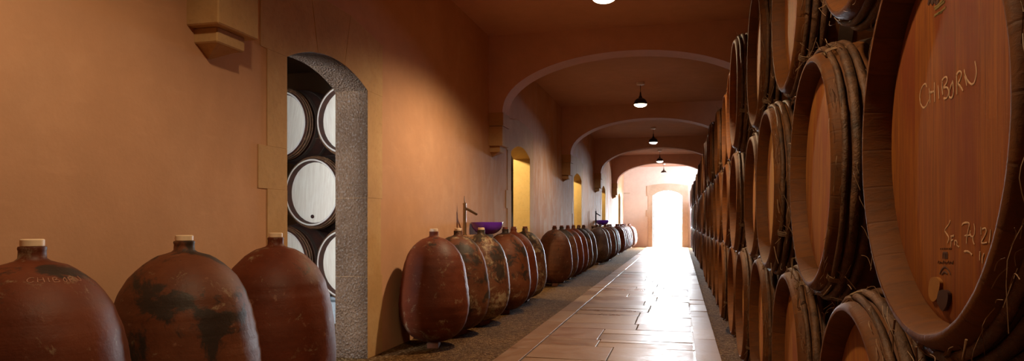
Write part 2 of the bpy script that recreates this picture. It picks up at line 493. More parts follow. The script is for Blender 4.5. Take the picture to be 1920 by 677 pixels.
def corbel(name, y, right=False):
    m = MB(); t = ARCH_T
    xw, s, pr = (XW, 1, .17) if not right else (XR, -1, XR - (AC + AA))
    def bx(d, i0, z0, z1, mi=0):
        xs = sorted((xw - s * .02, xw + s * d)); m.box(xs[0], xs[1], y + i0, y + t - i0, z0, z1, mi, .006)
    bx(pr + .012, -.012, 2.153, ASP); bx(pr, 0, 1.916, 2.150); bx(pr - .045, .05, 1.845, 1.918)
    d = pr - .06; a, b = y + .07, y + t - .07
    x1 = xw + s * d; x0 = xw - s * .01
    m.add([(x0, a, 1.847), (x1, a, 1.847), (x1, b, 1.847), (x0, b, 1.847), (x0, (a + b) / 2, 1.79)],
          [(0, 1, 2, 3), (0, 1, 4), (1, 2, 4), (2, 3, 4), (3, 0, 4)])
    return struct(name, m, M_STONE)
for i, y in enumerate(ARCH_Y):
    arch('transverse_arch', y); corbel('corbel', y); corbel('corbel', y, True)
# stone pad standing against the left wall of the first doorway's lintel joint (impost band under the end arch)
mb = MB(); mb.box(XW - .01, XW + .25, YE - .03, YE + .01, 2.16, 2.20, ch=.004); struct('trim_3', mb, M_STONEP)

# stone path of slabs over the gravel
mb = MB(); mb.box(-1.305, .285, Y0, YE + .3, -.01, .004); struct('path_bed', mb, plain('dark_joint_sand', (.10, .065, .04), .9))
mb = MB(); rr = random.Random(3)
PZ = .013
def slab(x0, x1, y0, y1):
    g = .0055
    dz = rr.uniform(-.0012, .0012); tx = rr.uniform(-.0016, .0016); ty = rr.uniform(-.0016, .0016)
    b = .0022
    xs = (x0 + g, x1 - g); ysl = (y0 + g, y1 - g)
    bot = [(x, y, -.005) for x, y in ((xs[0], ysl[0]), (xs[1], ysl[0]), (xs[1], ysl[1]), (xs[0], ysl[1]))]
    q = [(-1, -1), (1, -1), (1, 1), (-1, 1)]
    mid = [(p[0], p[1], PZ + dz - b * .6 + tx * s[0] + ty * s[1]) for p, s in zip(bot, q)]
    top = [(p[0] - s[0] * b, p[1] - s[1] * b, PZ + dz + tx * s[0] + ty * s[1]) for p, s in zip(bot, q)]
    mb.add(bot + mid + top, [(0, 1, 2, 3), (0, 1, 5, 4), (1, 2, 6, 5), (2, 3, 7, 6), (3, 0, 4, 7),
                             (4, 5, 9, 8), (5, 6, 10, 9), (6, 7, 11, 10), (7, 4, 8, 11), (8, 9, 10, 11)])
for x0, x1 in ((-1.311, -1.115), (.102, .2915)):
    y = -3.0
    while y < YE:
        L = rr.uniform(.45, .95); slab(x0, x1, y, min(y + L, YE + .28)); y += L
y = -3.0
while y < YE:
    hgt = rr.uniform(.30, .62); x = -1.113
    y1 = min(y + hgt, YE + .28)
    while x < .10:
        w = rr.uniform(.38, .85)
        if .10 - (x + w) < .25: w = .10 - x
        if w > .5 and rr.random() < .25:
            ym = y + (y1 - y) * rr.uniform(.4, .6)
            slab(x, x + w, y, ym); slab(x, x + w, ym, y1)
        else: slab(x, x + w, y, y1)
        x += w
    y = y1
struct('stone_path', mb, M_SLAB)

# neighbouring cellar seen through the doorways
mb = MB()
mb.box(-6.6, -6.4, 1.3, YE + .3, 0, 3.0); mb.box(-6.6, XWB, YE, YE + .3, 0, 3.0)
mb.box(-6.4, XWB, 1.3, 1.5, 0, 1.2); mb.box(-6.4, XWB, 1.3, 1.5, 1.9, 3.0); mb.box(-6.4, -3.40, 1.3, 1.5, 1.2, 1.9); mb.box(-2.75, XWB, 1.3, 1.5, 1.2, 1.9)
mb.box(-6.4, XWB, 8.2, 8.35, 0, 3.0)  # partition added to keep cellar lamplight off the first doorway
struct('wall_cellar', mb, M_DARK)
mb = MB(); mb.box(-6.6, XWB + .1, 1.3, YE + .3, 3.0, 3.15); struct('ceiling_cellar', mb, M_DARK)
mb = MB()
for x0, x1, z0, z1 in ((-3.40, -3.36, 1.2, 1.9), (-2.79, -2.75, 1.2, 1.9), (-3.36, -2.79, 1.2, 1.24), (-3.36, -2.79, 1.86, 1.9)): mb.box(x0, x1, 1.36, 1.44, z0, z1)
struct('window_1', mb, M_FRAME)
# ground outside
mb = MB(); mb.box(-12, 12, YE + .3, 60, -.15, -.02); struct('ground_outside', mb, M_GROUND)

# ------------------------------------------------------------------ handwriting
def letters(s):
    """stroke letters in a unit box (x 0..1, y 0..1)"""
    A = {
     'C': [[(.85, .88), (.7, .98), (.45, .98), (.2, .8), (.08, .5), (.12, .2), (.35, .02), (.6, .05), (.8, .25)]],
     'H': [[(.15, 1), (.12, .5), (.1, 0)], [(.75, .98), (.8, .5), (.85, 0)], [(.1, .45), (.5, .5), (.82, .52)]],
     'I': [[(.5, .95), (.45, .5), (.5, .02)]],
     'B': [[(.15, .95), (.12, .4), (.15, .0)], [(.12, .8), (.35, 1.0), (.65, .92), (.6, .7), (.3, .52)], [(.3, .52), (.75, .42), (.85, .2), (.55, .02), (.15, .02)]],
     'O': [[(.75, .95), (.4, .6), (.3, .25), (.45, .02), (.75, .15), (.85, .5), (.8, .95)]],
     'R': [[(.15, .95), (.15, .5), (.12, 0)], [(.12, .8), (.4, 1), (.75, .9), (.65, .62), (.2, .5)], [(.3, .5), (.6, .25), (.9, .05)]],
     'N': [[(.1, .85), (.1, .4), (.15, .05)], [(.12, .82), (.3, .3), (.5, .08), (.7, .1)], [(.7, .1), (.88, .45), (.9, 1.15)]],
    }
    return A[s]
def smooth_path(p, n=5):
    if len(p) < 3: return [Vector(p[0]).lerp(Vector(p[1]), i / 3) for i in range(4)]
    q = [Vector(a) for a in p]; out = []
    for i in range(len(q) - 1):
        p0 = q[max(i - 1, 0)]; p1 = q[i]; p2 = q[i + 1]; p3 = q[min(i + 2, len(q) - 1)]
        for k in range(n):
            t = k / n
            out.append(.5 * ((2 * p1) + (p2 - p0) * t + (2 * p0 - 5 * p1 + 4 * p2 - p3) * t * t + (3 * p1 - p0 - 3 * p2 + p3) * t ** 3))
    out.append(q[-1]); return out
def word(txt, widths, gap=.12):
    """list of strokes, x running over the accumulated widths"""
    res = []; x = 0
    for ch, w in zip(txt, widths):
        for st in letters(ch): res.append([(x + a * w, b) for a, b in st])
        x += w + gap
    return res, x - gap

# ------------------------------------------------------------------ barrels
BL, BR, BB = .98, .340, .412       # length, head-rim radius, bulge radius
XF = .365                          # plane of the barrel rims
def rad(x): return BB - (BB - BR) * (2 * x / BL) ** 2
HD = .045                          # how deep the head sits inside the rim
def barrel_body():
    m = MB(); h = BL / 2
    prof = [(-h + HD + .02, BR - .030), (-h + HD, BR - .030), (-h + .012, BR - .022), (-h + .001, BR - .016), (-h, BR - .010), (-h + .004, BR - .002), (-h + .012, rad(-h + .012))]
    k = 14
    for i in range(1, k): 
        x = -h + .012 + (BL - .024) * i / k; prof.append((x, rad(x)))
    prof += [(h - .012, rad(h - .012)), (h, BR - .008), (h - .003, BR - .02), (h - .04, BR - .03)]
    def fn(a, x, r):
        return r + .0012 * sin(26 * a) * (1 if abs(x) < h - .02 else .3)
    m.lathe(prof, 78, 'x', fn=fn, cap0=False, cap1=True)
    return m.mesh('barrel_staves', M_STAVE, 40)
def barrel_head():
    m = MB()
    m.lathe([(-.0095, .02), (-.010, .1), (-.0100, .2), (-.0090, BR - .045), (-.002, BR - .0295), (.012, BR - .0295)], 64, 'x')
    return m.mesh('barrel_head', M_HEAD, 30)
def ring_band(x0, x1, th=.0025):
    m = MB()
    pr = [(x0, rad(x0) - .002), (x0, rad(x0) + th), (x1, rad(x1) + th), (x1, rad(x1) - .002)]
    pr.append(pr[0])
    m.lathe(pr, 64, 'x', cap0=False, cap1=False)
    return m.mesh('hoop_band', M_IRON, 40)
def willow(x, r0, seed, sq=1.0):
    """one split willow hoop: lumpy ring with knots, ends overlapping"""
    m = MB(); n = 110; k = 8
    rg = random.Random(seed); knots = [(rg.uniform(0, 2 * pi), rg.uniform(.1, .25)) for _ in range(7)]
    vs = []; fs = []
    for i in range(n):
        a = 2 * pi * i / n
        rr_ = r0 * (1 + .16 * mnoise.noise((cos(a) * 3, sin(a) * 3, seed * 3.1)))
        for ka, ks in knots:
            d = abs((a - ka + pi) % (2 * pi) - pi); rr_ += r0 * ks * math.exp(-(d / .05) ** 2)
        cx = x + .004 * mnoise.noise((cos(a) * 2, sin(a) * 2, seed * 7.7)); cr = rad(x) + r0 * .75 + .003 * mnoise.noise((cos(a) * 2.4, sin(a) * 2.4, seed * 1.7 + 5))
        for j in range(k):
            b = 2 * pi * j / k
            R = cr + rr_ * sin(b) * sq; vs.append((cx + rr_ * cos(b), R * cos(a), R * sin(a)))
    for i in range(n):
        i2 = (i + 1) % n
        for j in range(k):
            j2 = (j + 1) % k
            fs.append((i * k + j, i2 * k + j, i2 * k + j2, i * k + j2))
    m.add(vs, fs)
    return m.mesh('willow_hoop', M_BARK, 60)
def lashing(seed):
    """raffia wound round the hoop bundle at the top of the ring (angle 90 deg)"""
    m = MB(); rg = random.Random(seed)
    h = BL / 2; xc = -h + .055; rc = BR + .014
    for t in range(4):
        a = pi / 2 + (t - 1.5) * .015 + rg.uniform(-.004, .004)
        pts = []
        for q in range(14):
            b = 2 * pi * q / 14
            ax = xc + .038 * cos(b); R = rc + .016 * sin(b); aa = a + .012 * b / (2 * pi)
            pts.append((ax, R * cos(aa), R * sin(aa)))
        m.tube(pts, .0019, 5, closed=True)
    for t in range(6):        # loose ends
        a = pi / 2 + rg.uniform(-.09, .09); R = rc + .02
        p = Vector((xc - .03 * rg.random(), R * cos(a), R * sin(a))); d = Vector((rg.uniform(-.5, .15), rg.uniform(-1, 1), rg.uniform(-.2, .7))).normalized()
        L = rg.uniform(.02, .06); bend = Vector((rg.uniform(-.3, .3), rg.uniform(-.3, .3), -.5))
        m.tube(smooth_path([p, p + d * L * .5 + bend * L * .08, p + d * L + bend * L * .4], 3), .0011, 4)
    return m.mesh('lashing', M_RAFFIA, 50)
def fray(seed, n=70):
    """dry fibres hanging off the front hoop"""
    m = MB(); rg = random.Random(seed); h = BL / 2
    for t in range(n):
        a = rg.uniform(0, 2 * pi); R = BR + rg.uniform(.004, .02)
        x = -h + rg.uniform(-.004, .03)
        p = Vector((x, R * cos(a), R * sin(a)))
        tang = Vector((0, -sin(a), cos(a))) * rg.choice((-1, 1)); outw = Vector((0, cos(a), sin(a)))
        L = rg.uniform(.02, .07) * (1.8 if rg.random() < .07 else 1)
        q1 = p + tang * L * .5 + outw * L * rg.uniform(.0, .2) + Vector((-L * rg.uniform(0, .15), 0, 0))
        q2 = p + tang * L + outw * L * rg.uniform(-.02, .4) + Vector((-L * rg.uniform(-.1, .2), 0, -L * .25))
        m.tube(smooth_path([p, q1, q2], 3), .0006, 3)
    for t in range(3):        # a few long twigs of binding hanging free
        a = rg.uniform(-2.2, -.9); R = BR + .012
        p = Vector((-h + .01, R * cos(a), R * sin(a)))
        L = rg.uniform(.06, .11); d = Vector((rg.uniform(-.1, .1), rg.uniform(-.4, .4), -1)).normalized()
        m.tube([p, p + d * L * .5 + Vector((0, .006, 0)), p + d * L], [.0019, .0017, .0011], 5)
    return m.mesh('frayed_fibre', M_RAFFIA, 50)

ME_BODY = barrel_body(); ME_HEAD = barrel_head()
hx = -BL / 2
ME_W = [willow(hx + .030, .0085, 1), willow(hx + .055, .0125, 2, .8), willow(hx + .081, .0105, 3, .8)]
ME_I = [ring_band(hx + .125, hx + .165), ring_band(hx + .30, hx + .335), ring_band(BL / 2 - .335, BL / 2 - .30), ring_band(BL / 2 - .06, BL / 2 - .015)]
ME_L = lashing(5)
ME_FRAY = [fray(s) for s in (11, 12, 13)]
STACK = 'barrels of the long stack on the right'
def make_barrel(head_mat=None):
    t = thing('wine_barrel', '', 'barrel')
    link('staves', ME_BODY, t, (0, 0, BB)); link('head', ME_HEAD, t, (hx + HD + .010, 0, BB))
    for me in ME_W: link('willow_hoop', me, t, (0, 0, BB))
    for a in (.12, 2.25, -1.9): link('lashing', ME_L, t, (0, 0, BB), (a, 0, 0))
    for me in ME_I: link('iron_hoop', me, t, (0, 0, BB))
    return t
proto = make_barrel()
first = [True]
rb = random.Random(21)
def place_barrel(x, y, zc, rz, label, group, roll=None, scale=1.0):
    if first[0]: o = proto; first[0] = False
    else: o = copy_tree(proto)
    o.location = (x, y, zc - BB * scale); o.rotation_euler = (0, 0, rz); o.scale = (scale,) * 3
    o['label'] = label; o['group'] = group
    roll = rb.uniform(-.25, .25) if roll is None else roll
    for ch in o.children:
        k = ch.name.split('.')[0]
        if k == 'head': ch.rotation_euler = (roll, 0, 0)
        elif k in ('willow_hoop',): ch.rotation_euler = (rb.uniform(0, 6.28), 0, 0)
        elif k == 'lashing': ch.rotation_euler = (ch.rotation_euler.x + rb.uniform(-.3, .3), 0, 0)
    return o
ORD = ['first', 'second', 'third', 'fourth', 'fifth', 'sixth', 'seventh', 'eighth', 'ninth', 'tenth', 'eleventh', 'twelfth']
ROWZ = [.472, 1.147, 1.822]; ROWY = [1.70, 1.2175, 1.70]; ROWN = [27, 27, 27]
ROWNAME = ['bottom', 'middle', 'top']
PITCH = .965
near = {}
for r in range(3):
    for k in range(-1, ROWN[r]):
        y = ROWY[r] + PITCH * k
        if y + BB > YE - .02: continue
        dx = rb.uniform(-.018, .018) + (rb.uniform(-.03, .03) if r == 2 and k > 1 else 0)
        if (r, k) == (1, 0): label = 'large oak barrel chalked CHIBORN on its head, nearest in middle row'; dx = 0
        elif k == -1: label = 'oak barrel beside the camera at the near end of the %s row' % ROWNAME[r]; dx = 0
        elif k == 0: label = 'nearest oak barrel in the %s row of the right stack' % ROWNAME[r]; dx = 0
        elif k < 12:
            label = '%s oak barrel from the front in the %s row of the right stack' % (ORD[k], ROWNAME[r])
            if k == 1: dx = 0
        else: label = 'edge-on oak barrel deep in the %s row of right stack, towards the bright end doorway' % ROWNAME[r]
        g = STACK if k < 12 else 'far barrels of the %s row' % ROWNAME[r]
        o = place_barrel(XF + BL / 2 + dx, y, ROWZ[r], 0, label, g, roll=0 if (r, k) == (1, 0) else None)
        near[(r, k)] = o
for i, key in enumerate([(1, 0), (0, 0), (1, 1), (2, 0), (0, 1), (2, 1), (1, 2), (0, 2), (2, 2), (1, 3)]):
    link('frayed_fibre', ME_FRAY[i % 3], near[key], (0, 0, BB), (0.9 * i if i else 0, 0, 0))['kind'] = 'stuff'

k = 0
for ch in near[(1, 0)].children:
    if ch.name.startswith('lashing'): ch.rotation_euler = ((2.9, .75, -3.05)[k], 0, 0); k += 1
for ch in near[(1, 0)].children:
    if ch.name.startswith('head'): ch.material_slots[0].link = 'OBJECT'; ch.material_slots[0].material = M_HEADDARK  # darker tint of the same head boards
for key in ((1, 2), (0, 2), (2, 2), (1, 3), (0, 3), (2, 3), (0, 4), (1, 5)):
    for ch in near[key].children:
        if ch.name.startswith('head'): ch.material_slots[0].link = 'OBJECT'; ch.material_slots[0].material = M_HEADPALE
# writing, brand marks and bung on the CHIBORN head.  Board coordinates: p = to the right as one reads it, z = height from the axis
CB = near[(1, 0)]
XS = hx + HD - .0005
def board(p, z): return (XS, -p, z)
def strokes_to(m, strokes, f, r): 
    for st in strokes:
        pts = smooth_path(st)
        m.tube([f(q[0], q[1]) for q in pts], [r * random.uniform(.7, 1.15) for _ in pts], 6, flat=(1, 0, 0))
CHI = [[(-0.0886, 0.0844), (-0.0932, 0.0909), (-0.105, 0.0916), (-0.1169, 0.0857), (-0.1233, 0.076), (-0.1194, 0.0621), (-0.1059, 0.0524), (-0.0909, 0.0532), (-0.0771, 0.0613)], [(-0.0771, 0.0806), (-0.0735, 0.0687), (-0.0726, 0.0549)], [(-0.0514, 0.0859), (-0.0518, 0.071), (-0.0505, 0.0528)], [(-0.0771, 0.0733), (-0.0637, 0.0717), (-0.0514, 0.071)], [(-0.0356, 0.0773), (-0.0326, 0.0659), (-0.0314, 0.0549)], [(-0.0169, 0.0797), (-0.0177, 0.0692), (-0.0148, 0.058)], [(-0.0177, 0.0822), (-0.0047, 0.0845), (0.004, 0.0812), (0.0012, 0.0746), (-0.012, 0.0694)], [(-0.012, 0.0694), (0.0052, 0.0656), (0.0102, 0.058), (0.0032, 0.0503), (-0.0108, 0.0516)], [(0.0264, 0.0725), (0.0187, 0.0652), (0.013, 0.0575), (0.013, 0.05), (0.0218, 0.047), (0.0282, 0.0517), (0.029, 0.0618), (0.0256, 0.0727)], [(0.0413, 0.0768), (0.0431, 0.0634), (0.0431, 0.0483)], [(0.0413, 0.0789), (0.0522, 0.0816), (0.0601, 0.0778), (0.0576, 0.0705), (0.0468, 0.0641)], [(0.0468, 0.0641), (0.0576, 0.057), (0.0664, 0.049)], [(0.0706, 0.0805), (0.0741, 0.0685), (0.0803, 0.054)], [(0.0727, 0.073), (0.0837, 0.061), (0.0971, 0.0531), (0.1062, 0.0531)], [(0.1062, 0.0531), (0.1127, 0.0619), (0.1133, 0.0726), (0.1085, 0.0838)]]
LOW = [[(0.0164, -0.1437), (0.0113, -0.1496), (-0.0005, -0.1557), (-0.0056, -0.161), (0.0074, -0.1683), (0.0102, -0.1734), (0.0055, -0.1795)], [(0.021, -0.1695), (0.0202, -0.1761), (0.019, -0.185)], [(0.019, -0.1688), (0.0323, -0.1678)], [(0.0194, -0.1754), (0.0285, -0.1744)], [(0.0342, -0.1743), (0.0342, -0.1823)], [(0.0342, -0.1765), (0.0397, -0.1749), (0.0441, -0.1784), (0.0434, -0.182), (0.0525, -0.1845)], [(0.0621, -0.1516), (0.0702, -0.1481), (0.089, -0.1487), (0.0839, -0.1605), (0.0795, -0.1718), (0.0788, -0.178)], [(0.0726, -0.167), (0.0924, -0.1659)], [(0.1055, -0.1487), (0.1081, -0.1575), (0.1055, -0.1657), (0.0973, -0.1679), (0.0917, -0.1632), (0.093, -0.1591)], [(0.1023, -0.1671), (0.1023, -0.1739), (0.1072, -0.1792)], [(0.1293, -0.1533), (0.1293, -0.1639)], [(0.134, -0.1566), (0.1431, -0.1552), (0.1461, -0.1597), (0.1401, -0.1664), (0.1309, -0.1745), (0.137, -0.1763), (0.1491, -0.1746)], [(0.1594, -0.157), (0.1579, -0.166), (0.155, -0.1751)], [(0.0702, -0.1905), (0.0856, -0.1899), (0.0996, -0.1942)], [(0.1262, -0.1879), (0.1247, -0.1947), (0.1247, -0.2007)], [(0.1386, -0.1901), (0.134, -0.1969), (0.1334, -0.2042)]]
INK = [[(-0.0144, -0.1966), (-0.0144, -0.2057)], [(-0.0144, -0.1966), (0.0043, -0.1957)], [(0.0043, -0.1957), (0.0043, -0.2047)], [(-0.0073, -0.1973), (-0.0063, -0.2049)], [(-0.001, -0.197), (-0.001, -0.2046)]]
TINY = [[(-0.0365, -0.2141), (-0.0325, -0.2097)], [(-0.0292, -0.2149), (-0.0253, -0.2105)], [(-0.022, -0.2132), (-0.0182, -0.2114)], [(-0.0149, -0.214), (-0.0111, -0.2085)], [(-0.0079, -0.2124), (-0.0041, -0.2094)], [(-0.001, -0.2132), (0.0027, -0.2102)], [(0.0059, -0.2116), (0.0095, -0.2074)], [(0.0126, -0.2124), (0.0162, -0.2082)], [(0.0193, -0.2108), (0.0229, -0.209)], [(0.0259, -0.2116), (0.0294, -0.2063)], [(-0.0253, -0.1909), (-0.0226, -0.1888)], [(-0.0176, -0.1906), (-0.0149, -0.1885)], [(-0.01, -0.1903), (-0.0073, -0.1882)], [(-0.0025, -0.19), (0.0001, -0.1879)], [(0.0048, -0.1897), (0.0075, -0.1877)], [(0.0121, -0.1895), (0.0147, -0.1874)], [(0.0193, -0.1892), (0.0219, -0.1871)]]
RINGS = [[(-0.0281, -0.231), (-0.0198, -0.2233), (-0.0063, -0.2183), (0.0095, -0.2223), (0.0173, -0.2286)], [(-0.0198, -0.2314), (-0.009, -0.2266), (0.0043, -0.2286)]]
BUNG = [(-0.045, -0.2572), (-0.009, -0.2417), (-0.002, -0.2711)]
SPILLC = [(-0.0198, -0.2579), (0.0017, -0.2538), (0.0198, -0.2569), (0.0188, -0.2708), (0.0095, -0.2818), (-0.0036, -0.2884), (-0.0171, -0.283), (-0.027, -0.2739)] 
KNOT= [(-0.0683, -0.2594), (-0.0595, -0.2417), (-0.0365, -0.2368), (-0.0171, -0.2424), (-0.0198, -0.2568), (-0.0309, -0.2723), (-0.0507, -0.2786), (-0.0654, -0.2718)]
TOP = [[(-0.0817, 0.2238), (-0.0787, 0.2277), (-0.0697, 0.2312), (-0.0667, 0.2377)], [(-0.0682, 0.226), (-0.0608, 0.2205), (-0.0564, 0.2259)], [(-0.052, 0.2167), (-0.0491, 0.2215), (-0.0462, 0.2285)], [(-0.0462, 0.2149), (-0.0363, 0.2144), (-0.0335, 0.2197)]]
TOPL = [[(-0.052, 0.2099), (-0.0321, 0.209), (-0.0128, 0.2111)], [(-0.0491, 0.2059), (-0.0307, 0.2054), (-0.0061, 0.2059)], [(-0.0335, 0.1944), (-0.0182, 0.1945), (-0.0021, 0.1951)], [(-0.052, 0.1963), (-0.0349, 0.1954), (-0.0182, 0.1925)]]
m = MB(); strokes_to(m, CHI, board, .0019); o = m.obj('chalk_word', M_CHALK, CB, None, (0, 0, BB)); o['label'] = 'CHIBORN chalked in slanting capitals'
m = MB(); strokes_to(m, LOW, board, .0016); o = m.obj('chalk_note', M_CHALK, CB, None, (0, 0, BB)); o['label'] = 'small chalk note low on the head'
m = MB(); strokes_to(m, INK, board, .0022); strokes_to(m, TINY, board, .0009); strokes_to(m, RINGS, board, .0016)
m.obj('brand_mark', M_INK, CB, None, (0, 0, BB))
m = MB(); strokes_to(m, TOP, board, .004); m.obj('burnt_mark', M_INK, CB, None, (0, 0, BB))
m = MB(); strokes_to(m, TOPL, board, .0022); m.obj('crayon_mark', M_OCHREINK, CB, None, (0, 0, BB))
m = MB(); q = smooth_path(SPILLC + SPILLC[:1], 4)[:-1]
m.prism([(XS - .0048, -a[0], a[1]) for a in q], (.0046, 0, 0)); m.obj('wine_stain', M_SPILL, CB, None, (0, 0, BB))
m = MB(); q = smooth_path(KNOT + KNOT[:1], 4)[:-1]
m.prism([(XS - .004, -a[0], a[1]) for a in q], (.006, 0, 0)); o = m.obj('bung', M_BUNG, CB, 40, (0, 0, BB))

# beams that carry the stack
for x in (XF + BL / 2 - .15, XF + BL / 2 + .15):
    top = ROWZ[0] - BB - .0005
    m = MB(); m.box(x - .05, x + .05, .25, YE - .12, 0, top, ch=.004)
    o = m.obj('timber_rail', M_RAIL)
    tag(o, 'low timber rail under the front ends of the bottom barrel row' if x < .8 else 'low timber rail under the rear ends of the bottom barrel row', 'rail')

# barrels in the neighbouring cellar, seen through the first doorway
CR = math.atan2(.983, .186); cx, cy, S2 = -3.47, 5.94, .952
ux, uy = .983, -.186              # along the row
ZR = [.605, 1.29, 1.975]
CG = 'barrels seen through the nearest doorway'
cl = [(0, -.395, 'daylit oak barrel low in the doorway, left of the bottom pair'), (0, .395, 'daylit oak barrel low in the doorway, right of the bottom pair'),
      (1, 0, 'daylit oak barrel with a dark bung in the middle of the nearest doorway'),
      (2, -.395, 'daylit oak barrel high in the doorway, half hidden by its left jamb'), (2, .395, 'daylit oak barrel high in the doorway, half hidden by its right jamb')]
def cellar_stave():
    M = Mat('dark_red_staves_with_pale_rim'); v = M.obj(); n = M.noise(v, 14, 5)
    c = M.mix(M.ramp(n, [(.35, 0.0), (.7, 1.0)]), (.075, .022, .012), (.04, .018, .012))
    rim = M.math('LESS_THAN', M.sep(v)[0], -BL / 2 + .005)
    c = M.mix(rim, c, (.62, .56, .50)); M.P(Base_Color=c, Roughness=.7); return M.m
M_PALESTAVE = cellar_stave()
for r, s, lb in cl:
    # the head faces the doorway, its centre sits half a barrel length behind the face
    fx, fy = cx + ux * s, cy + uy * s
    o = place_barrel(fx + .186 * BL / 2 * S2, fy + .983 * BL / 2 * S2, ZR[r], CR, lb, CG, roll=random.uniform(-.2, .2), scale=S2)
    for ch in o.children:
        k = ch.name.split('.')[0]
        if k == 'head':
            ch.material_slots[0].link = 'OBJECT'; ch.material_slots[0].material = M_PALEHEAD; ch.location.x += .012
        elif k == 'staves':
            ch.material_slots[0].link = 'OBJECT'; ch.material_slots[0].material = M_PALESTAVE
    if r == 1:
        m = MB(); m.lathe([(XS - .006, .0), (XS - .006, .016), (XS - .001, .02), (XS + .004, .02)], 20, 'x', cap0=False)
        b = m.obj('bung', M_SPILL, o, 40, (0, .02, BB - .245))
for k, d in enumerate((.28, .64)):
    m = MB(); top = ZR[0] - BB * S2 - .0005
    m.box(-.08, .08, -.85, .85, 0, top, ch=.006)
    o = m.obj('concrete_rail', M_CONC); o.location = (cx + .186 * d, cy + .983 * d, 0); o.rotation_euler = (0, 0, -math.atan2(ux, uy))
    tag(o, 'pale concrete rail under the %s of the barrels in the nearest doorway' % ('heads' if k == 0 else 'rear ends'), 'rail')

# ------------------------------------------------------------------ terracotta jars
JP = [(.052, .0), (.050, .09), (.056, .112), (.068, .138), (.095, .183), (.125, .213), (.152, .234), (.19, .254), (.233, .267), (.29, .278), (.355, .283), (.47, .275), (.56, .262), (.64, .248),
      (.70, .230), (.745, .211), (.78, .190), (.81, .165), (.835, .139), (.855, .111), (.868, .090), (.876, .063), (.882, .046), (.890, .037), (.912, .036), (.920, .038), (.926, .036), (.926, .020)]
def jar_r(z):
    for (z0, r0), (z1, r1) in zip(JP[1:], JP[2:]):
        if z0 <= z <= z1: return r0 + (r1 - r0) * (z - z0) / max(1e-6, z1 - z0)
    return .1
def jar_fn(seed, k, a, z, r):
    w = min(1, max(0, (r - .05) / .1))
    return r * (1 + k * w * (mnoise.noise((cos(a) * .9, sin(a) * .9, z * 1.6 + seed * 5)) + .35 * mnoise.noise((cos(a) * 2.4, sin(a) * 2.4, z * 6 + seed * 9)))) + .0015 * w * sin(z * 95 + seed)
def jar_mesh(seed, k):
    m = MB()
    # resample finely
    pr = []
    for (z0, r0), (z1, r1) in zip(JP, JP[1:]):
        nseg = 3 if abs(z1 - z0) > .04 else 1
        for i in range(nseg): pr.append((z0 + (z1 - z0) * i / nseg, r0 + (r1 - r0) * i / nseg))
    pr.append(JP[-1])
    fn = lambda a, z, r: jar_fn(seed, k, a, z, r)
    m.lathe(pr, 64, 'z', fn=fn, cap0=False, cap1=True)
    return m
JM = {}
def jar_me(seed, mat):
    key = (seed, mat.name)
    if key not in JM: JM[key] = jar_mesh(seed, .035).mesh('jar_body', mat, 50)
    return JM[key]
def cap_me(mat, r):
    m = MB(); m.lathe([(.9255, .0), (.9255, r - .002), (.928, r), (.946, r), (.949, r - .003), (.949, .0)], 28, 'z', cap0=False, cap1=False)
    return m.mesh('cap', mat, 30)
ME_PALECAP = cap_me(M_STOPPER, .032); ME_REDCAP = cap_me(M_REDCAP, .030)
m = MB(); m.box(-.045, .045, -.10, .10, 0, .0495, ch=.004); ME_BLOCK = m.mesh('wooden_block', M_BLOCK)
jx = -1.93
